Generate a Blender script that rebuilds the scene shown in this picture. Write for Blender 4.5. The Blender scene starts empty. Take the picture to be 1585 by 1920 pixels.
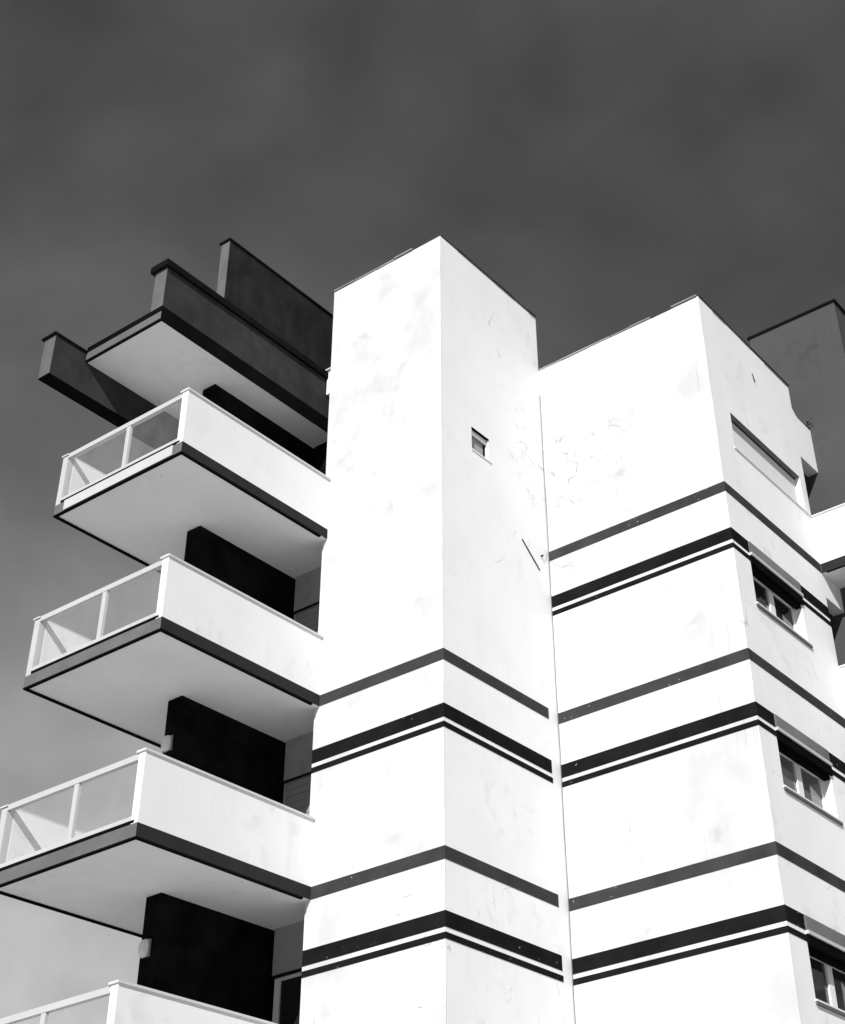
import bpy, bmesh, math, random
from mathutils import Vector, Matrix
random.seed(7)
S = bpy.context.scene
C = S.collection
ZG = 12.23                      # level of the first-floor stripe (design zero) above the pavement

# ------------------------------------------------------------------ camera
F_PX, CX, CY, WPX, HPX = 2851.354, 1004.997, 723.248, 1585.0, 1920.0
yaw, pitch, roll = 0.5859, 0.6492, -0.0548
fwd = Vector((-math.sin(yaw) * math.cos(pitch), math.cos(yaw) * math.cos(pitch), math.sin(pitch)))
right = Vector((math.cos(yaw), math.sin(yaw), 0))
up = right.cross(fwd)
r2 = math.cos(roll) * right + math.sin(roll) * up
u2 = -math.sin(roll) * right + math.cos(roll) * up
cd = bpy.data.cameras.new('camera')
cam = bpy.data.objects.new('camera', cd)
C.objects.link(cam)
cam.matrix_world = Matrix(((r2.x, u2.x, -fwd.x, 12.5582), (r2.y, u2.y, -fwd.y, -16.0537),
                           (r2.z, u2.z, -fwd.z, -10.6301 + ZG), (0, 0, 0, 1)))
cd.sensor_fit = 'VERTICAL'
cd.sensor_height = 36.0
cd.sensor_width = 36.0 * WPX / HPX
cd.lens = F_PX / HPX * 36.0
cd.shift_x = (WPX / 2 - CX) / HPX
cd.shift_y = (CY - HPX / 2) / HPX
cd.clip_end = 6000
S.camera = cam
S.render.resolution_x, S.render.resolution_y = 845, 1024

# ------------------------------------------------------------------ sky and sun
SUN = Vector((-0.60, 1.33, -1.0)).normalized()          # direction the light travels
el = math.asin(-SUN.z)
az = math.atan2(-SUN.x, -SUN.y)
w = bpy.data.worlds.new('World')
S.world = w
w.use_nodes = True
nt = w.node_tree
bg = nt.nodes['Background']
sky = nt.nodes.new('ShaderNodeTexSky')
sky.sky_type = 'NISHITA'
sky.sun_disc = False
sky.sun_elevation = el
sky.sun_rotation = az
sky.dust_density = 0.4
sep = nt.nodes.new('ShaderNodeSeparateColor')             # black-and-white film behind a red filter
nt.links.new(sky.outputs[0], sep.inputs[0])


def wmath(op, a, b=None, clamp=False):
    n = nt.nodes.new('ShaderNodeMath')
    n.operation = op
    n.use_clamp = clamp
    for i, v in enumerate((a, b)):
        if v is None:
            continue
        if isinstance(v, (int, float)):
            n.inputs[i].default_value = v
        else:
            nt.links.new(v, n.inputs[i])
    return n.outputs[0]


tone = wmath('POWER', wmath('MULTIPLY', sep.outputs[0], 1.0 / 0.73), 1.5)      # film contrast
tone = wmath('MINIMUM', tone, 9.0)
geo = nt.nodes.new('ShaderNodeTexCoord')
sx = nt.nodes.new('ShaderNodeSeparateXYZ')                # low haze thickens towards the west
nt.links.new(geo.outputs['Generated'], sx.inputs[0])
west = nt.nodes.new('ShaderNodeMapRange')
west.interpolation_type = 'SMOOTHSTEP'
nt.links.new(sx.outputs[0], west.inputs[0])
for i_, v_ in enumerate((-0.34, -0.72, 0.1, 1.85)):
    west.inputs[i_ + 1].default_value = v_
tone = wmath('ADD', 1.0, wmath('MULTIPLY', wmath('SUBTRACT', tone, 1.0), west.outputs[0]))
tone = wmath('DIVIDE', tone, wmath('SQRT', wmath('ADD', 1.0, wmath('POWER', wmath('DIVIDE', tone, 11.0), 2.0))))   # film shoulder

mp = nt.nodes.new('ShaderNodeMapping')
mp.inputs['Scale'].default_value = (1.0, 1.0, 1.35)
mp.inputs['Location'].default_value = (0.35, 0.2, 0.0)
nt.links.new(geo.outputs['Generated'], mp.inputs[0])
nz = nt.nodes.new('ShaderNodeTexNoise')
nz.inputs['Scale'].default_value = 10.0
nz.inputs['Detail'].default_value = 5.0
nz.inputs['Roughness'].default_value = 0.45
nz.inputs['Distortion'].default_value = 0.3
nt.links.new(mp.outputs[0], nz.inputs['Vector'])
veil = wmath('MULTIPLY', wmath('SUBTRACT', nz.outputs[0], 0.4), 0.95)          # thin high veil cloud
tone = wmath('MULTIPLY', tone, wmath('ADD', 0.9, veil))
nt.links.new(tone, bg.inputs[0])
SKY_STRENGTH = 0.055
bg.inputs[1].default_value = SKY_STRENGTH

ld = bpy.data.lights.new('sun', 'SUN')
ld.energy = 4.2
ld.angle = math.radians(0.5)
ld.color = (1.0, 1.0, 1.0)                                # monochrome photograph: neutral light
sun = bpy.data.objects.new('sun', ld)
C.objects.link(sun)
sun.rotation_euler = SUN.to_track_quat('-Z', 'Y').to_euler()
sun.location = (10, -20, 40)

S.render.engine = 'CYCLES'
S.cycles.max_bounces = 8
S.cycles.transparent_max_bounces = 12
vs = S.view_settings
vs.view_transform = 'Standard'
vs.look = 'None'
vs.gamma = 1
vs.exposure = 0.4
vs.use_curve_mapping = False


# ------------------------------------------------------------------ materials
def newmat(name):
    m = bpy.data.materials.new(name)
    m.use_nodes = True
    n = m.node_tree
    n.nodes.clear()
    out = n.nodes.new('ShaderNodeOutputMaterial')
    b = n.nodes.new('ShaderNodeBsdfPrincipled')
    n.links.new(b.outputs[0], out.inputs[0])
    return m, n, b, out


class NG:
    def __init__(s, n):
        s.n = n
        tc = n.nodes.new('ShaderNodeNewGeometry')
        s.pos = tc.outputs['Position']

    def math(s, op, a, b=None, clamp=False):
        x = s.n.nodes.new('ShaderNodeMath')
        x.operation = op
        x.use_clamp = clamp
        for i, v in enumerate((a, b)):
            if v is None:
                continue
            if isinstance(v, (int, float)):
                x.inputs[i].default_value = v
            else:
                s.n.links.new(v, x.inputs[i])
        return x.outputs[0]

    def mapping(s, scale=(1, 1, 1), loc=(0, 0, 0)):
        x = s.n.nodes.new('ShaderNodeMapping')
        x.inputs['Scale'].default_value = scale
        x.inputs['Location'].default_value = loc
        s.n.links.new(s.pos, x.inputs[0])
        return x.outputs[0]

    def noise(s, vec, scale, detail=4, rough=.55, dist=0.):
        x = s.n.nodes.new('ShaderNodeTexNoise')
        x.inputs['Scale'].default_value = scale
        x.inputs['Detail'].default_value = detail
        x.inputs['Roughness'].default_value = rough
        x.inputs['Distortion'].default_value = dist
        s.n.links.new(vec, x.inputs['Vector'])
        return x.outputs[0]

    def smooth(s, v, lo, hi, a=0., b=1.):
        x = s.n.nodes.new('ShaderNodeMapRange')
        x.interpolation_type = 'SMOOTHSTEP'
        for i, q in enumerate((lo, hi, a, b)):
            x.inputs[i + 1].default_value = q
        s.n.links.new(v, x.inputs[0])
        return x.outputs[0]

    def voro_edge(s, vec, scale):
        x = s.n.nodes.new('ShaderNodeTexVoronoi')
        x.feature = 'DISTANCE_TO_EDGE'
        x.inputs['Scale'].default_value = scale
        s.n.links.new(vec, x.inputs['Vector'])
        return x.outputs[0]

    def grey(s, v):
        x = s.n.nodes.new('ShaderNodeCombineColor')
        for i in range(3):
            s.n.links.new(v, x.inputs[i])
        return x.outputs[0]

    def bump(s, h, strength, dist, b):
        x = s.n.nodes.new('ShaderNodeBump')
        x.inputs['Strength'].default_value = strength
        x.inputs['Distance'].default_value = dist
        s.n.links.new(h, x.inputs['Height'])
        s.n.links.new(x.outputs[0], b.inputs['Normal'])

    def warp(s, vec, scale, amt):
        nn = s.n.nodes.new('ShaderNodeTexNoise')
        nn.inputs['Scale'].default_value = scale
        nn.inputs['Detail'].default_value = 3
        s.n.links.new(vec, nn.inputs['Vector'])
        sc = s.n.nodes.new('ShaderNodeVectorMath')
        sc.operation = 'MULTIPLY_ADD'
        s.n.links.new(nn.outputs['Color'], sc.inputs[0])
        sc.inputs[1].default_value = (amt,) * 3
        s.n.links.new(vec, sc.inputs[2])
        return sc.outputs[0]


def plaster(name, base, stain=.45, crack=True, rough=.85, cover=(.50, .80), broad=.045, pits=.45):
    """painted render: soft blotches, rain streaks, sparse grime spots and hairline cracks"""
    m, n, b, out = newmat(name)
    g = NG(n)
    p = g.mapping()
    val = g.smooth(g.noise(p, 1.2, 4, .5), .27, .76, 1.0, 1 - broad)
    streak = g.noise(g.mapping((5, 5, .35)), 1.0, 4, .6)
    val = g.math('MULTIPLY', val, g.smooth(streak, .55, .85, 1.0, .94))
    blot = g.math('MULTIPLY', g.smooth(g.noise(p, 3.6, 1.5, .5, .3), cover[0], cover[1]),
                  g.smooth(g.noise(g.mapping((1, 1, 1), (4, 9, 2)), .55, 2), .45, .62))
    val = g.math('MULTIPLY', val, g.math('SUBTRACT', 1.0, g.math('MULTIPLY', blot, stain)))
    hsum = g.noise(p, 60, 4, .65)
    if crack:
        e = g.voro_edge(g.warp(p, 2.2, .45), 1.9)
        line = g.smooth(e, .004, .016, 1.0, 0.0)
        msk = g.math('MULTIPLY', g.smooth(g.noise(g.mapping((1, 1, 1), (1, 3, 7)), .6, 2), .60, .68),
                     g.smooth(g.noise(g.mapping((1, 1, 1), (8, 2, 5)), 2.5, 2), .50, .62))
        crk = g.math('MULTIPLY', g.math('MULTIPLY', line, msk), .45)
        # the patch of settled hairline cracks beside the inner corner, high on the block
        dn = n.nodes.new('ShaderNodeVectorMath')
        dn.operation = 'DISTANCE'
        n.links.new(g.pos, dn.inputs[0])
        dn.inputs[1].default_value = (.75, 2.9, 4.7 + ZG)
        e2 = g.voro_edge(g.warp(p, 4.0, .22), 3.2)
        patch = g.math('MULTIPLY', g.smooth(dn.outputs['Value'], .5, 1.5, 1.0, 0.0),
                       g.smooth(g.noise(g.mapping((1, 1, 1), (2, 2, 9)), 3.2, 3), .46, .6))
        crk = g.math('MAXIMUM', crk, g.math('MULTIPLY', g.math('MULTIPLY', g.smooth(e2, .008, .034, 1.0, 0.0), patch), .5))
        val = g.math('MULTIPLY', val, g.math('SUBTRACT', 1.0, crk))
    # rain runs: narrow vertical tracks that fade in and out
    run = g.math('MULTIPLY', g.smooth(g.noise(g.mapping((11, 11, .22), (2, 5, 1)), 1.0, 3, .6), .60, .78),
                 g.smooth(g.noise(g.mapping((1, 1, 1), (6, 1, 3)), .8, 2), .45, .65))
    val = g.math('MULTIPLY', val, g.math('SUBTRACT', 1.0, g.math('MULTIPLY', run, .10 + broad * .5)))
    # small knocks and pits
    pit = g.smooth(g.noise(g.mapping((1, 1, 1), (3, 3, 3)), 14, 1, .4), .80, .84)
    val = g.math('MULTIPLY', val, g.math('SUBTRACT', 1.0, g.math('MULTIPLY', pit, pits)))
    val = g.math('MULTIPLY', val, base)
    n.links.new(g.grey(val), b.inputs['Base Color'])
    b.inputs['Roughness'].default_value = rough
    b.inputs['Specular IOR Level'].default_value = 0.
    hsum = g.math('ADD', g.math('MULTIPLY', hsum, .35), g.noise(p, 9, 3, .6))
    g.bump(hsum, .30, .006, b)
    return m


def paint(name, base, var=.12, rough=.6, streaks=.0, spec=.3, chips=0.):
    m, n, b, out = newmat(name)
    g = NG(n)
    p = g.mapping()
    val = g.smooth(g.noise(p, 2.2, 5, .6), .25, .75, 1 - var, 1 + var)
    if streaks:
        st = g.noise(g.mapping((3, 3, .6)), 1.3, 6, .7)
        val = g.math('MULTIPLY', val, g.smooth(st, .35, .75, 1 - streaks, 1 + streaks))
    val = g.math('MULTIPLY', val, base)
    if chips:
        ch = g.math('MULTIPLY', g.smooth(g.noise(p, 20, 2, .5), .715, .75),
                    g.smooth(g.noise(g.mapping((1, 1, 1), (5, 5, 1)), .9, 2), .5, .6))
        val = g.math('ADD', val, g.math('MULTIPLY', ch, chips))
    n.links.new(g.grey(val), b.inputs['Base Color'])
    b.inputs['Roughness'].default_value = rough
    b.inputs['Specular IOR Level'].default_value = spec
    g.bump(g.noise(p, 70, 3, .6), .2, .003, b)
    return m


M = {}
M['wall'] = plaster('white_render', .85, stain=.13)
M['wall_front'] = plaster('stained_white_render_sun_toned', .74, stain=.15, broad=.27, pits=.5)  # stained render; base also darkened to hold back glare on the sunlit faces
M['parapet'] = plaster('white_parapet_render', .81, stain=.12, crack=False)
M['soffit'] = plaster('pale_soffit_render', .8, stain=.08, crack=False, cover=(.5, .8))
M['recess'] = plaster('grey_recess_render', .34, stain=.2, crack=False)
M['band'] = paint('grey_stripe_paint', 0.047, .2, chips=.35, spec=0.)
M['band_dark'] = paint('black_stripe_paint', 0.0125, .25, chips=.35, spec=0.)
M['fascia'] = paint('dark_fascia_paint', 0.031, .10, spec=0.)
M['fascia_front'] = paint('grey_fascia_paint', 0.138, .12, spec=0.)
M['board'] = paint('white_board_paint', .52, .03)
M['black'] = paint('black_paint', .006, .2, spec=0.)
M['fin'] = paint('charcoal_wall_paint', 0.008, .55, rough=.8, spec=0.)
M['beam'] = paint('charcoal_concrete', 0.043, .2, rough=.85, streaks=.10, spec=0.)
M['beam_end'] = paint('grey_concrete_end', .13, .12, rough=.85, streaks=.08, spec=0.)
M['beam_high'] = paint('dark_rooftop_render', 0.025, .25, rough=.85, streaks=.12, spec=0.)
M['grey_block'] = plaster('mid_grey_render', .078, stain=.2, crack=False)
M['coping_tile'] = paint('pale_edge_tile', .30, .25, rough=.8, spec=0.)
M['coping_roof'] = paint('weathered_metal_coping', .05, .3, rough=.5)
M['coping'] = paint('pale_metal_coping', .6, .06, rough=.45)
M['coping_dark'] = paint('dark_metal_coping', 0.01, .2, rough=.6, spec=0.)
M['metal'] = paint('white_railing_paint', .5, .03, rough=.45)
M['shutter'] = paint('grey_shutter_metal', .15, .1, rough=.5, streaks=.1)
M['frame'] = paint('white_window_frame', .76, .03, rough=.4)
M['panel'] = paint('grey_roller_shutter', .30, .06, rough=.6, spec=.1)
M['cable'] = paint('grey_cable', .16, .1)
M['lamp'] = paint('lamp_diffuser', .72, .02, rough=.35)
M['lamp_base'] = paint('lamp_base_plastic', .3, .05)
M['roof'] = paint('roof_felt', .12, .2, rough=.9)
M['stem'] = paint('weed_stem', .03, .2)
M['leaf'] = paint('weed_leaf', .035, .3)
M['curtain'] = paint('pale_curtain', .5, .05, rough=.9)

# glazing of the balustrade: clear sheet with a film of dust
m, n, b, out = newmat('balustrade_glass')
n.nodes.remove(b)
tr = n.nodes.new('ShaderNodeBsdfTransparent')
tr.inputs[0].default_value = (.995, .995, .995, 1)
df = n.nodes.new('ShaderNodeBsdfDiffuse')
df.inputs[0].default_value = (.8, .8, .8, 1)
gl = n.nodes.new('ShaderNodeBsdfGlossy')
gl.inputs['Roughness'].default_value = .03
g = NG(n)
dust = g.smooth(g.noise(g.mapping(), 2.5, 4, .6), .25, .8, .035, .06)
mx1 = n.nodes.new('ShaderNodeMixShader')
n.links.new(dust, mx1.inputs[0])
n.links.new(tr.outputs[0], mx1.inputs[1])
n.links.new(df.outputs[0], mx1.inputs[2])
lw = n.nodes.new('ShaderNodeLayerWeight')
lw.inputs[0].default_value = .5
fr_ = g.math('ADD', .02, g.math('MULTIPLY', g.math('POWER', lw.outputs['Facing'], 4.0), .5))
mx2 = n.nodes.new('ShaderNodeMixShader')
n.links.new(fr_, mx2.inputs[0])
n.links.new(mx1.outputs[0], mx2.inputs[1])
n.links.new(gl.outputs[0], mx2.inputs[2])
n.links.new(mx2.outputs[0], out.inputs[0])
M['glass'] = m

m, n, b, out = newmat('window_glass')
b.inputs['Base Color'].default_value = (.02, .02, .02, 1)
b.inputs['Roughness'].default_value = .06
b.inputs['Specular IOR Level'].default_value = .7
g = NG(n)
g.bump(g.noise(g.mapping(), 3.0, 2), .06, .02, b)
M['pane'] = m

m2 = m.copy()
m2.name = 'window_glass_with_net_curtain'
[q for q in m2.node_tree.nodes if q.type == 'BSDF_PRINCIPLED'][0].inputs['Base Color'].default_value = (.13, .13, .13, 1)
M['pane_pale'] = m2

# ground: pale paving
m, n, b, out = newmat('pale_paving')
g = NG(n)
p = g.mapping()
v = g.math('MULTIPLY', g.smooth(g.noise(p, .35, 6, .6), .25, .75, .85, 1.1), .42)
n.links.new(g.grey(v), b.inputs['Base Color'])
b.inputs['Roughness'].default_value = .9
g.bump(g.noise(p, 40, 4), .3, .01, b)
M['ground'] = m


# ------------------------------------------------------------------ mesh helpers
def finish(name, bm, mat, parent=None, bevel=0., loc=None):
    if bevel:
        bmesh.ops.bevel(bm, geom=[e for e in bm.edges if e.is_manifold and e.calc_face_angle(0) > .6],
                        offset=bevel, segments=1, affect='EDGES', profile=.5)
    me = bpy.data.meshes.new(name)
    bm.normal_update()
    bm.to_mesh(me)
    bm.free()
    me.materials.append(M[mat])
    o = bpy.data.objects.new(name, me)
    C.objects.link(o)
    if parent is not None:
        o.parent = parent
    if loc is not None:
        o.location = loc
    return o


def add_box(bm, x0, x1, y0, y1, z0, z1):
    vs_ = [bm.verts.new(p) for p in ((x0, y0, z0), (x1, y0, z0), (x1, y1, z0), (x0, y1, z0),
                                     (x0, y0, z1), (x1, y0, z1), (x1, y1, z1), (x0, y1, z1))]
    for f in ((0, 3, 2, 1), (4, 5, 6, 7), (0, 1, 5, 4), (1, 2, 6, 5), (2, 3, 7, 6), (3, 0, 4, 7)):
        bm.faces.new([vs_[i] for i in f])


def boxes(name, lst, mat, parent=None, bevel=.006, zoff=ZG, loc=None):
    bm = bmesh.new()
    for a in lst:
        add_box(bm, a[0], a[1], a[2], a[3], a[4] + zoff, a[5] + zoff)
    return finish(name, bm, mat, parent, bevel, loc)


def prism(name, pts, z0, z1, mat, parent=None, bevel=.006, zoff=ZG):
    """plan outline (counter-clockwise) pulled up from z0 to z1"""
    bm = bmesh.new()
    lo = [bm.verts.new((x, y, z0 + zoff)) for x, y in pts]
    hi = [bm.verts.new((x, y, z1 + zoff)) for x, y in pts]
    bm.faces.new(list(reversed(lo)))
    bm.faces.new(hi)
    k = len(pts)
    for i in range(k):
        bm.faces.new((lo[i], lo[(i + 1) % k], hi[(i + 1) % k], hi[i]))
    return finish(name, bm, mat, parent, bevel)


def wall_x(name, X, y0, y1, z0, z1, holes, depth, mat, parent):
    """a wall facing +X at x = X with rectangular recesses (y0,y1,z0,z1,depth)"""
    bm = bmesh.new()
    ys = sorted({y0, y1} | {h[0] for h in holes} | {h[1] for h in holes})
    zs = sorted({z0, z1} | {h[2] for h in holes} | {h[3] for h in holes})
    cache = {}

    def V(x, y, z):
        k = (round(x, 5), round(y, 5), round(z, 5))
        if k not in cache:
            cache[k] = bm.verts.new((x, y, z + ZG))
        return cache[k]
    for ya, yb in zip(ys, ys[1:]):
        for za, zb in zip(zs, zs[1:]):
            if any(h[0] <= ya and yb <= h[1] and h[2] <= za and zb <= h[3] for h in holes):
                continue
            bm.faces.new((V(X, ya, za), V(X, yb, za), V(X, yb, zb), V(X, ya, zb)))
    for a, b_, c, d, dep in holes:
        x = X - dep
        # reveals split at the grid lines so the mesh stays closed
        yy = [y for y in ys if a <= y <= b_]
        zz = [z for z in zs if c <= z <= d]
        for p, q in zip(yy, yy[1:]):
            bm.faces.new((V(X, q, c), V(X, p, c), V(x, p, c), V(x, q, c)))
            bm.faces.new((V(X, p, d), V(X, q, d), V(x, q, d), V(x, p, d)))
        for p, q in zip(zz, zz[1:]):
            bm.faces.new((V(X, a, p), V(X, a, q), V(x, a, q), V(x, a, p)))
            bm.faces.new((V(X, b_, q), V(X, b_, p), V(x, b_, p), V(x, b_, q)))
        for p, q in zip(yy, yy[1:]):
            for r_, s_ in zip(zz, zz[1:]):
                bm.faces.new((V(x, p, r_), V(x, q, r_), V(x, q, s_), V(x, p, s_)))
    return finish(name, bm, mat, parent)


def empty(name, loc=(0, 0, 0)):
    o = bpy.data.objects.new(name, None)
    o.empty_display_size = .5
    C.objects.link(o)
    o.location = loc
    return o


def tag(o, label=None, cat=None, group=None, kind=None):
    for k, v_ in (('label', label), ('category', cat), ('group', group), ('kind', kind)):
        if v_:
            o[k] = v_
    return o


def tube(bm, pts, r, seg=6):
    rings = []
    for i, p in enumerate(pts):
        p = Vector(p)
        d = (Vector(pts[min(i + 1, len(pts) - 1)]) - Vector(pts[max(i - 1, 0)])).normalized()
        a = d.orthogonal().normalized()
        b_ = d.cross(a)
        rr = r[i] if isinstance(r, (list, tuple)) else r
        rings.append([bm.verts.new(p + rr * (math.cos(t) * a + math.sin(t) * b_))
                      for t in [2 * math.pi * k / seg for k in range(seg)]])
    for A, B in zip(rings, rings[1:]):
        for k in range(seg):
            bm.faces.new((A[k], A[(k + 1) % seg], B[(k + 1) % seg], B[k]))
    bm.faces.new(list(reversed(rings[0])))
    bm.faces.new(rings[-1])


# ------------------------------------------------------------------ setting
bm = bmesh.new()
bmesh.ops.create_grid(bm, x_segments=2, y_segments=2, size=2500)
tag(finish('ground', bm, 'ground'), 'pale paving all round the building', 'ground', kind='structure')

# ------------------------------------------------------------------ the building
U, V_, R, YE, YG = 2.44, 2.978, 3.516, 6.42, 7.15
XT = -2.545                                   # left edge of the tower
LV = [3.03, 0.0, -3.0, -6.0, -9.0]           # tops of the single stripes / floor slabs
GR = -ZG
B = empty('apartment_building')
tag(B, 'white modernist apartment block with dark horizontal stripes, stacked balconies and a tower', 'building')

# tower with one small window on its right face
TW = (.82, 1.29, 4.06, 4.49)
tower_h = 8.33
boxes('tower_wall', [(XT, -.14, .0121, V_ + .006, GR, tower_h)], 'wall', B, 0)
wall_x('tower_side_wall', 0, .012, V_ + .006, GR, tower_h, [TW + (.10,)], .1, 'wall', B)
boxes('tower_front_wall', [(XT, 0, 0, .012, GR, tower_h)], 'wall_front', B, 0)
rc = random.Random(11)


def coping_run(axis, fixed, a, b_, z, out):
    """irregular edge tiles along the top of a wall; axis 'x' runs along X at y = fixed, 'y' along Y at x = fixed"""
    t = a
    while t < b_ - .05:
        e_ = min(b_, t + rc.uniform(.42, .62))
        if b_ - e_ < .2:
            e_ = b_
        o_ = rc.uniform(.012, .034)
        dz = rc.uniform(0, .014)
        th = rc.uniform(.016, .026)
        if axis == 'x':
            bx_ = (t + .004, e_ - .004, fixed - o_, fixed + .24, z + dz, z + dz + th)
        else:
            bx_ = (fixed - .24, fixed + o_, t + .004, e_ - .004, z + dz, z + dz + th)
        boxes('coping_tile', [bx_], 'coping_roof' if axis == 'y' or rc.random() < .35 else 'coping_tile', B, .004)
        t = e_


boxes('tower_roof', [(XT + .002, -.002, .002, V_, tower_h - .02, tower_h + .001)], 'roof', B, 0)
coping_run('x', 0, XT, -.02, tower_h + .001, 1)
coping_run('y', 0, .0, V_ + .004, tower_h + .003, 1)

# block
holes = [(3.60, 6.19, 4.04, 4.79, .12)]
WY0, WY1 = 3.53, 5.30
for F in LV:
    holes.append((WY0, WY1, F - 2.03, F - 1.262, .22))
ZB = 7.015
boxes('block_wall', [(-2.5, R - .25, V_ + .0121, YE, GR, ZB)], 'wall', B, 0)
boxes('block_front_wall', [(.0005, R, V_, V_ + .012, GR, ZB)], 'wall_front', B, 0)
wall_x('block_side_wall', R, V_ + .012, YE, GR, ZB - .0, holes, .2, 'wall', B)
boxes('block_end_wall', [(R - .25, R - .003, YE - .02, YE - .002, GR, ZB - .002)], 'wall', B, 0)
coping_run('x', V_, -.06, R - .02, ZB + .001, 1)
coping_run('y', R, V_, YE + .01, ZB + .003, 1)
boxes('block_roof', [(.002, R - .26, V_ + .2, YE - .01, ZB - .3, ZB - .002)], 'roof', B, 0)

# stepped end of the block's roof edge and the lintels that bridge to the grey wall
bm = bmesh.new()
prof = [(YE - .02, 5.38), (YG + .02, 5.38), (YG + .02, 6.36), (6.62, 6.37), (6.55, 6.40), (6.46, 6.47), (YE - .02, 6.52)]
lo = [bm.verts.new((R - .22, y, z + ZG)) for y, z in prof]
hi = [bm.verts.new((R - .001, y, z + ZG)) for y, z in prof]
bm.faces.new(list(reversed(lo)))
bm.faces.new(hi)
for i in range(len(prof)):
    j = (i + 1) % len(prof)
    bm.faces.new((lo[i], lo[j], hi[j], hi[i]))
finish('roof_upstand', bm, 'wall', B)
boxes('roof_slab', [(2.2, R - .23, YE - .01, YG + .3, 5.5, 5.72)], 'fin', B, 0)
for F in LV:
    boxes('lintel', [(R - .22, R - .002, YE - .015, YG + .02, F - .665, F - .19)], 'wall', B, 0)

# stripes: an L round the tower corner, an L round the block corner
P = .007


def band_L(name, x0, x1, yf, ye, z0, z1, mat, par):
    prism(name, [(x0, yf - P), (x1 + P, yf - P), (x1 + P, ye), (x1 - .004, ye), (x1 - .004, yf + .004), (x0, yf + .004)],
          z0, z1, mat, par, 0)


for k, F in enumerate(LV):
    band_L('stripe', .003, R, V_, YE - .003, F - .184, F, 'band', B)
    band_L('stripe_thick', .003, R, V_, YE - .003, F - 1.098, F - .882, 'band_dark', B)
    band_L('stripe_thin', .003, R, V_, YE - .003, F - 1.253, F - 1.166, 'band_dark', B)
    if k > 0:
        band_L('stripe', -U - .004, 0, 0, 2.71, F - .184, F, 'band', B)
        band_L('stripe_thick', XT + .003, 0, 0, 2.72, F - 1.098, F - .882, 'band_dark', B)
        band_L('stripe_thin', XT + .003, 0, 0, 2.735, F - 1.253, F - 1.166, 'band_dark', B)

# core behind the loggia, its back wall and the dark side wall
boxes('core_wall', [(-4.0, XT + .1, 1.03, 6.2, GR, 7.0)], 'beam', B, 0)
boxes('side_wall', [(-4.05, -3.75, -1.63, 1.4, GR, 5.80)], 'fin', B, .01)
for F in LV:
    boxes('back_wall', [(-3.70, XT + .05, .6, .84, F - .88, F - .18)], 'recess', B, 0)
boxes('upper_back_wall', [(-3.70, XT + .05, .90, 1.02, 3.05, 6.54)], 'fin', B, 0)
boxes('roof_parapet', [(-3.18, XT + .05, .585, .86, 6.55, 7.10)], 'wall', B, .006)
boxes('roof_parapet_coping', [(-3.19, XT + .06, .545, .9, 7.10, 7.13)], 'coping', B, .006)
for k, F in enumerate(LV):
    Fl = LV[k + 1] if k < 4 else GR
    if k < 2:                                  # closed grey shutter
        d = boxes('balcony_door', [(-3.70, XT + .04, .64, .70, Fl, F - .88)], 'panel', B, 0)
        boxes('frame', [(-3.70, -3.655, .615, .639, Fl, F - .906)], 'recess', d, .004)
        for q in range(14):
            boxes('shutter_slat', [(-3.65, XT + .04, .630, .6395, F - 1.02 - q * .12, F - .91 - q * .12)], 'panel', d, .003)
    else:
        d = boxes('balcony_door', [(-3.68, -3.57, .64, .70, Fl, F - .906), (-2.82, -2.7, .64, .70, Fl, F - .906),
                                   (-3.57, -2.82, .64, .70, F - .95, F - .906)], 'frame', B, .006)
        boxes('pane', [(-3.57, -2.82, .665, .675, Fl + .05, F - .95)], 'pane', d, 0)
    boxes('lintel_shadow_line', [(-3.72, XT + .04, .585, .60 - .002, F - .905, F - .872)], 'black', d, 0)  # black strip in place of the shadow gap under the lintel


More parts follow.
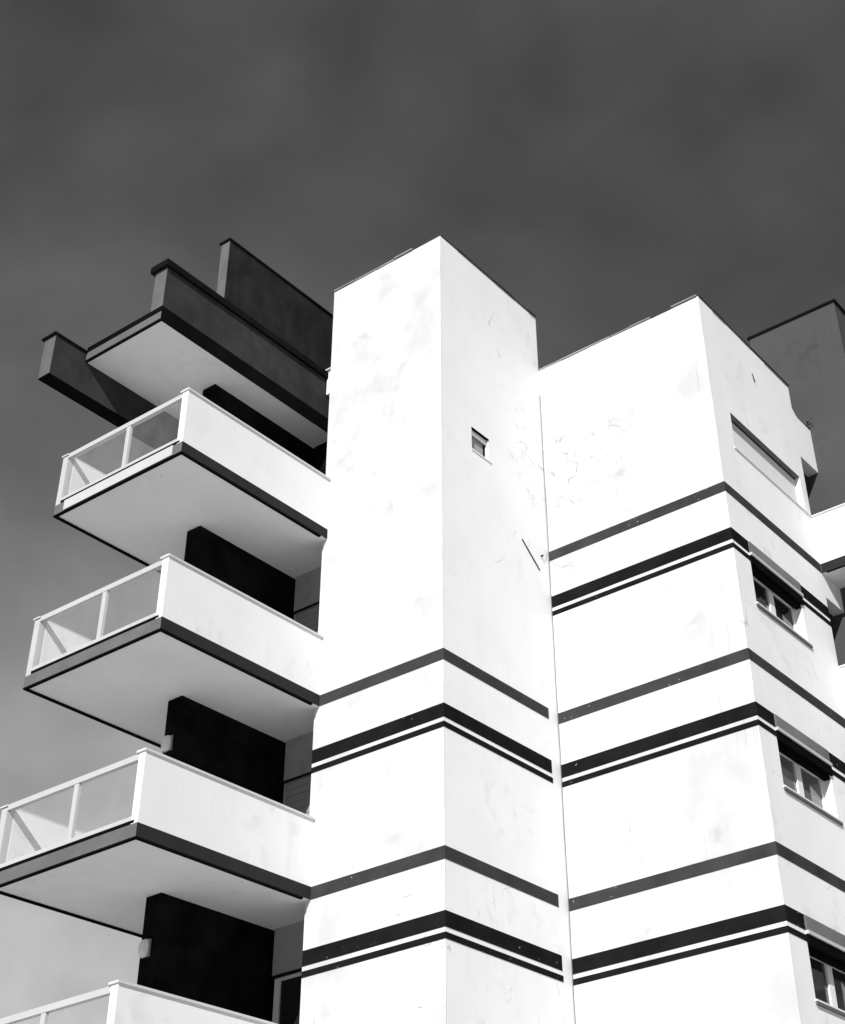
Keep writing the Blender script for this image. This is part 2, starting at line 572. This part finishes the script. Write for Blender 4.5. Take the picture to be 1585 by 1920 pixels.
# balconies on the left: slab, fascia, soffit trim, solid side parapets, glazed front
def make_balcony(with_board=False):
    W0, W1, Y0, Y1 = -5.34, -U, -3.317, .66
    bal = boxes('balcony', [(W0 + .006, W1 - .006, Y0 + .006, Y1, -.184, -.002)], 'soffit', B, 0, zoff=0)
    kw = dict(zoff=0)
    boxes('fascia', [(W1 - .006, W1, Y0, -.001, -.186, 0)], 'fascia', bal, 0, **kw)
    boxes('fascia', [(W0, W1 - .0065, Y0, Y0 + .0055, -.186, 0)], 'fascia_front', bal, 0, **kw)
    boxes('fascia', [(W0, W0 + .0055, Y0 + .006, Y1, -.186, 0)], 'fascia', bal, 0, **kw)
    t, z0, z1 = .045, -.212, -.1845
    boxes('drip_edge', [(W0 - .003, W1 + .003, Y0 - .003, Y0 + t, z0, z1)], 'black', bal, 0, **kw)
    boxes('drip_edge', [(W0 - .003, W0 + t, Y0 + t + .001, Y1, z0, z1)], 'black', bal, 0, **kw)
    boxes('drip_edge', [(W1 - t, W1 + .003, Y0 + t + .001, -.16, z0, z1)], 'black', bal, 0, **kw)
    pr_ = boxes('parapet', [(W1 - .13, W1, Y0 + .001, -.001, .001, .985)], 'parapet', bal, .008, **kw)
    boxes('coping', [(W1 - .16, W1 + .022, Y0 - .02, .0, .985, 1.018)], 'coping', bal, .006, **kw)
    boxes('parapet', [(W0, W0 + .13, Y0 + .125, Y1, .001, .95)], 'parapet', bal, .008, **kw)
    boxes('coping', [(W0 - .02, W0 + .132, Y0 - .02, Y1, .951, .972)], 'coping', bal, .006, **kw)
    boxes('post', [(W0 + .002, W0 + .122, Y0 + .002, Y0 + .122, .001, .949)], 'metal', bal, .006, **kw)
    xa, xb = W0 + .122, W1 - .13
    boxes('top_rail', [(xa, xb, Y0 + .004, Y0 + .075, .895, .978)], 'metal', bal, .008, **kw)
    boxes('bottom_rail', [(xa, xb, Y0 + .004, Y0 + .07, .052, .112)], 'metal', bal, .006, **kw)
    boxes('shadow_gap_strip', [(xa, xb + .06, Y0 - .003, Y0 + .05, .012, .05)], 'black', bal, 0, **kw)  # black strip drawn in for the shadow gap below the rail
    boxes('mullion', [(-3.83, -3.745, Y0 + .01, Y0 + .062, .112, .895)], 'metal', bal, .005, **kw)
    boxes('glass_pane', [(xa + .001, -3.831, Y0 + .03, Y0 + .038, .113, .894)], 'glass', bal, 0, **kw)
    boxes('glass_pane', [(-3.744, xb - .001, Y0 + .03, Y0 + .038, .113, .894)], 'glass', bal, 0, **kw)
    return bal


def copy_tree(o, parent):
    c = o.copy()
    C.objects.link(c)
    c.parent = parent
    for ch in [q for q in bpy.data.objects if q.parent == o and q != c]:
        d = ch.copy()
        C.objects.link(d)
        d.parent = c
    return c


bal0 = make_balcony()
bal0.location.z = LV[0] + ZG
for F in LV[1:]:
    c = copy_tree(bal0, B)
    c.location.z = F + ZG
bd = boxes('fascia_board', [(-5.10, -2.64, -3.317 - .014, -3.317 - .002, -.176, .003)], 'board', bal0, .003, zoff=0)
bd['label'] = 'white board covering the front edge of the top balcony'

# balconies on the right side of the block
rb = None
for F in LV:
    if rb is None:
        x0, x1, y0, y1 = R - .25, 6.45, YE, 9.4
        rb = boxes('balcony', [(x0, x1 - .006, y0 + .006, y1, -.184, -.002)], 'soffit', B, 0, zoff=0)
        kw = dict(zoff=0)
        boxes('fascia', [(R + .0075, x1, y0, y0 + .0055, -.186, 0)], 'fascia', rb, 0, **kw)
        boxes('drip_edge', [(R + .09, x1, y0 - .003, y0 + .034, -.198, -.1845)], 'black', rb, 0, **kw)
        boxes('parapet', [(R + .001, x1, y0, y0 + .13, .001, .985)], 'parapet', rb, .004, **kw)
        boxes('coping', [(R - .0, x1 + .02, y0 - .018, y0 + .15, .985, 1.015)], 'coping', rb, .006, **kw)
        boxes('parapet', [(x1 - .13, x1, y0 + .131, y1, .001, .985)], 'parapet', rb, .004, **kw)
        rb.location.z = F + ZG
    else:
        copy_tree(rb, B).location.z = F + ZG

# grey stair wall on the right
boxes('stair_wall', [(2.57, 4.52, YG, 11.5, GR, 9.14)], 'grey_block', B, .008)
boxes('stair_wall_coping', [(2.53, 4.56, YG - .035, 11.54, 9.14, 9.185)], 'coping_dark', B, .004)
boxes('core_wall', [(-2.4, 2.56, YE - .01, 9.0, GR, 6.9)], 'beam', B, 0)

# roof canopy on the left with its beams
cz0, cz1 = 5.765, 6.07
can = boxes('canopy', [(-5.02, -3.206, -3.434, .93, cz0, cz1 - .004)], 'soffit', B, 0)
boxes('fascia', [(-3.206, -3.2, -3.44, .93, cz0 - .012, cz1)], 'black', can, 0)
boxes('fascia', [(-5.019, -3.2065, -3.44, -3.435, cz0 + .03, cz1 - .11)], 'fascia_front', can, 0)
boxes('drip_edge', [(-5.019, -3.2065, -3.447, -3.41, cz0 - .012, cz0 + .029)], 'black', can, 0)
boxes('drip_edge', [(-5.019, -3.2065, -3.447, -3.436, cz1 - .109, cz1 - .002)], 'black', can, 0)
bt = boxes('roof_beam', [(-3.49, -3.203, -3.432, .93, cz1 - .001, 6.93)], 'beam', B, .008)
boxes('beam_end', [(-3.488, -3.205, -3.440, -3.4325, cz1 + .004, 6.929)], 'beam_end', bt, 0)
boxes('coping', [(-3.56, -3.145, -3.50, .58, 6.93, 7.06)], 'coping_dark', bt, .006)
bt = boxes('roof_beam', [(-5.30, -5.0205, -4.10, 1.2, 5.13, 5.95)], 'beam', B, .008)
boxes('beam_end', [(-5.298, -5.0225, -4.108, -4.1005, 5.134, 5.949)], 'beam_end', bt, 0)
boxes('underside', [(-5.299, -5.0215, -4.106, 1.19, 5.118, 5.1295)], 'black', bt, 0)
boxes('coping', [(-5.35, -4.995, -4.15, -3.45, 5.95, 5.985), (-5.35, -5.03, -3.449, 1.2, 5.95, 5.985)], 'coping_dark', bt, 0)
bt = boxes('rooftop_wall', [(-3.44, -3.225, -2.09, 4.5, 7.07, 8.54)], 'beam_high', B, .008)
boxes('wall_end', [(-3.438, -3.227, -2.098, -2.0905, 7.074, 8.539)], 'beam_end', bt, 0)
boxes('coping', [(-3.47, -3.20, -2.13, 4.52, 8.54, 8.575)], 'coping_dark', bt, .004)

# windows in the right face of the block
win0 = None
for k, F in enumerate(LV):
    if win0 is None:
        xi = R - .215
        z0, z1 = -2.03, -1.262
        kw = dict(zoff=0)
        win0 = boxes('window', [(xi, xi + .05, WY0 + .002, WY0 + .06, z0, z1), (xi, xi + .05, WY1 - .06, WY1 - .002, z0, z1),
                                (xi, xi + .05, WY0 + .06, WY1 - .06, z0, z0 + .05), (xi, xi + .05, WY0 + .06, WY1 - .06, z1 - .06, z1 - .002),
                                (xi, xi + .06, 4.38, 4.55, z0 + .05, z1 - .06)], 'frame', B, .004, **kw)
        boxes('pane', [(xi + .015, xi + .025, WY0 + .06, 4.38, z0 + .05, z1 - .06)], 'pane', win0, 0, **kw)
        boxes('pane', [(xi + .015, xi + .025, 4.55, WY1 - .06, z0 + .05, z1 - .06)], 'pane', win0, 0, **kw)
        boxes('sill', [(R - .16, R + .034, WY0 - .03, WY1 + .10, z0 - .014, z0 + .012)], 'frame', win0, .004, **kw)
        boxes('sill_shadow_strip', [(R + .001, R + .03, WY0 - .02, WY1 + .09, z0 - .055, z0 - .0145)], 'beam_end', win0, .003, **kw)  # grey strip standing in for the shadow under the sill
        boxes('shutter_box', [(R - .01, R + .035, WY0 - .005, WY1 - .01, -1.095, -.90)], 'shutter', win0, .006, **kw)
        boxes('shutter_lip', [(R - .01, R + .05, WY0 - .005, WY1 + .02, -1.15, -1.10)], 'board', win0, .004, **kw)
        boxes('blind', [(R - .12, R - .02, WY0 + .005, WY1 - .005, -1.36, -1.263)], 'black', win0, .01, **kw)
        boxes('head_shadow_box', [(R - .004, R + .03, WY0 - .005, WY1 + .03, -1.30, -1.155)], 'black', win0, .004, **kw)  # black box standing in for the shaded soffit of the window head
        win0.location.z = F + ZG
    else:
        c = copy_tree(win0, B)
        c.location.z = F + ZG
        if k == 1:
            for q in c.children:
                if q.name.startswith('pane'):
                    q.data = q.data.copy()
                    q.data.materials[0] = M['pane_pale']

# long strip window high in the block
w2 = boxes('strip_window', [(R - .118, R - .11, 3.602, 6.188, 4.042, 4.788)], 'recess', B, 0)
M['strip'] = plaster('strip_window_panel', .7, stain=.1, crack=False)
w2.data.materials[0] = M['strip']
boxes('sill', [(R - .10, R + .022, 3.56, 6.36, 4.012, 4.036)], 'frame', w2, .004)
boxes('head_shade_plate', [(R - .089, R - .003, 3.603, 6.187, 4.777, 4.789)], 'beam_end', w2, 0)  # grey plate added to darken the recess soffit like shade
boxes('lintel_edge', [(R - .108, R - .09, 3.603, 6.187, 4.765, 4.788)], 'black', w2, 0)

# small window in the tower
w3 = boxes('small_window', [(-.098, -.07, .822, .86, 4.062, 4.488), (-.098, -.07, 1.25, 1.288, 4.062, 4.488),
                            (-.098, -.07, .86, 1.25, 4.062, 4.10), (-.098, -.07, .86, 1.25, 4.42, 4.488)], 'black', B, .003)
boxes('pane', [(-.092, -.085, .86, 1.25, 4.10, 4.42)], 'recess', w3, 0)
boxes('sill', [(-.06, .016, .80, 1.36, 4.034, 4.058)], 'frame', w3, .004)
boxes('hood', [(-.05, .012, .815, 1.30, 4.483, 4.503)], 'coping_dark', w3, .003)
boxes('blind', [(-.06, -.03, .823, 1.287, 4.40, 4.482)], 'frame', w3, .004)

# cable in the inner corner, a pin, a dark rod laid flat in place of a slanting shadow, a hook
bm = bmesh.new()
tube(bm, [(.013 + .004 * math.sin(i * 1.7), V_ - .012, 6.43 + ZG - i * .6) for i in range(31)], .006, 5)
finish('corner_cable', bm, 'cable', B)
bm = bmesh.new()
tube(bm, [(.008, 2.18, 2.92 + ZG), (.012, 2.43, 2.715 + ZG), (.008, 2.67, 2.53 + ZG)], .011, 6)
finish('pin_shadow_rod', bm, 'beam', B)
bm = bmesh.new()
tube(bm, [(-.01, 2.745, 2.845 + ZG), (.05, 2.745, 2.845 + ZG)], [.022, .012], 6)
finish('wall_pin', bm, 'beam', B)
bm = bmesh.new()
tube(bm, [(R - .01, 4.78, 6.33 + ZG), (R + .02, 4.78, 6.33 + ZG), (R + .025, 4.785, 6.25 + ZG), (R + .02, 4.84, 6.17 + ZG)], .008, 5)
finish('wall_hook', bm, 'black', B)

# ------------------------------------------------------------------ lamps on the dark side wall
LB = ['white rounded wall lamp on the black side wall under the second balcony from the top',
      'white rounded wall lamp on the black side wall under the third balcony from the top']
for lab, F in zip(LB, LV[1:3]):
    e = empty('wall_lamp', (-3.935, -1.632, F - .92 + ZG))
    tag(e, lab, 'lamp', 'wall lamps under the balconies')
    boxes('base_plate', [(-.088, .088, -.025, 0, -.115, .115)], 'lamp_base', e, .008, zoff=0)
    bm = bmesh.new()
    bmesh.ops.create_uvsphere(bm, u_segments=20, v_segments=12, radius=1)
    for v in bm.verts:
        x, y, z = v.co
        sx = math.copysign(abs(x) ** .8, x)
        sz = math.copysign(abs(z) ** .85, z)
        v.co = (sx * .095, -.026 - abs(y) ** .8 * .075 if y < 0 else -.026, sz * .125)
    o = finish('diffuser', bm, 'lamp', e)
    for pl_ in o.data.polygons:
        pl_.use_smooth = True


# ------------------------------------------------------------------ weeds on the stepped roof edge
def weed(x, y, z, h, nst, lab, seed):
    rnd = random.Random(seed)
    e = empty('rooftop_weed', (x, y, z + ZG))
    tag(e, lab, 'weed', 'weeds on the roof edge')
    bs, bl = bmesh.new(), bmesh.new()
    for i in range(nst):
        a = rnd.uniform(0, 6.28)
        tilt = rnd.uniform(.2, .9)
        hh = h * rnd.uniform(.5, 1)
        pts = [Vector((math.cos(a) * tilt * hh * t * t, math.sin(a) * tilt * hh * t * t, hh * t - .01)) for t in (0, .35, .7, 1)]
        tube(bs, pts, [.006, .005, .004, .002], 4)
        for t in range(6):
            q = pts[min(3, 1 + t // 2)] + Vector((rnd.gauss(0, .012), rnd.gauss(0, .012), rnd.gauss(0, .012)))
            d = Vector((rnd.gauss(0, 1), rnd.gauss(0, 1), rnd.gauss(.3, .6))).normalized() * rnd.uniform(.03, .06)
            s_ = d.orthogonal().normalized() * d.length * .35
            f = [bl.verts.new(q), bl.verts.new(q + d * .5 + s_), bl.verts.new(q + d), bl.verts.new(q + d * .5 - s_)]
            bl.faces.new(f)
    finish('stem', bs, 'stem', e)
    finish('leaf', bl, 'leaf', e)


weed(R - .06, 6.72, 6.362, .16, 5, 'low dark weed sprouting from the dip in the roof edge by the grey wall', 3)
weed(R - .06, 7.06, 6.36, .26, 6, 'taller dark weed at the outer tip of the stepped roof edge', 5)
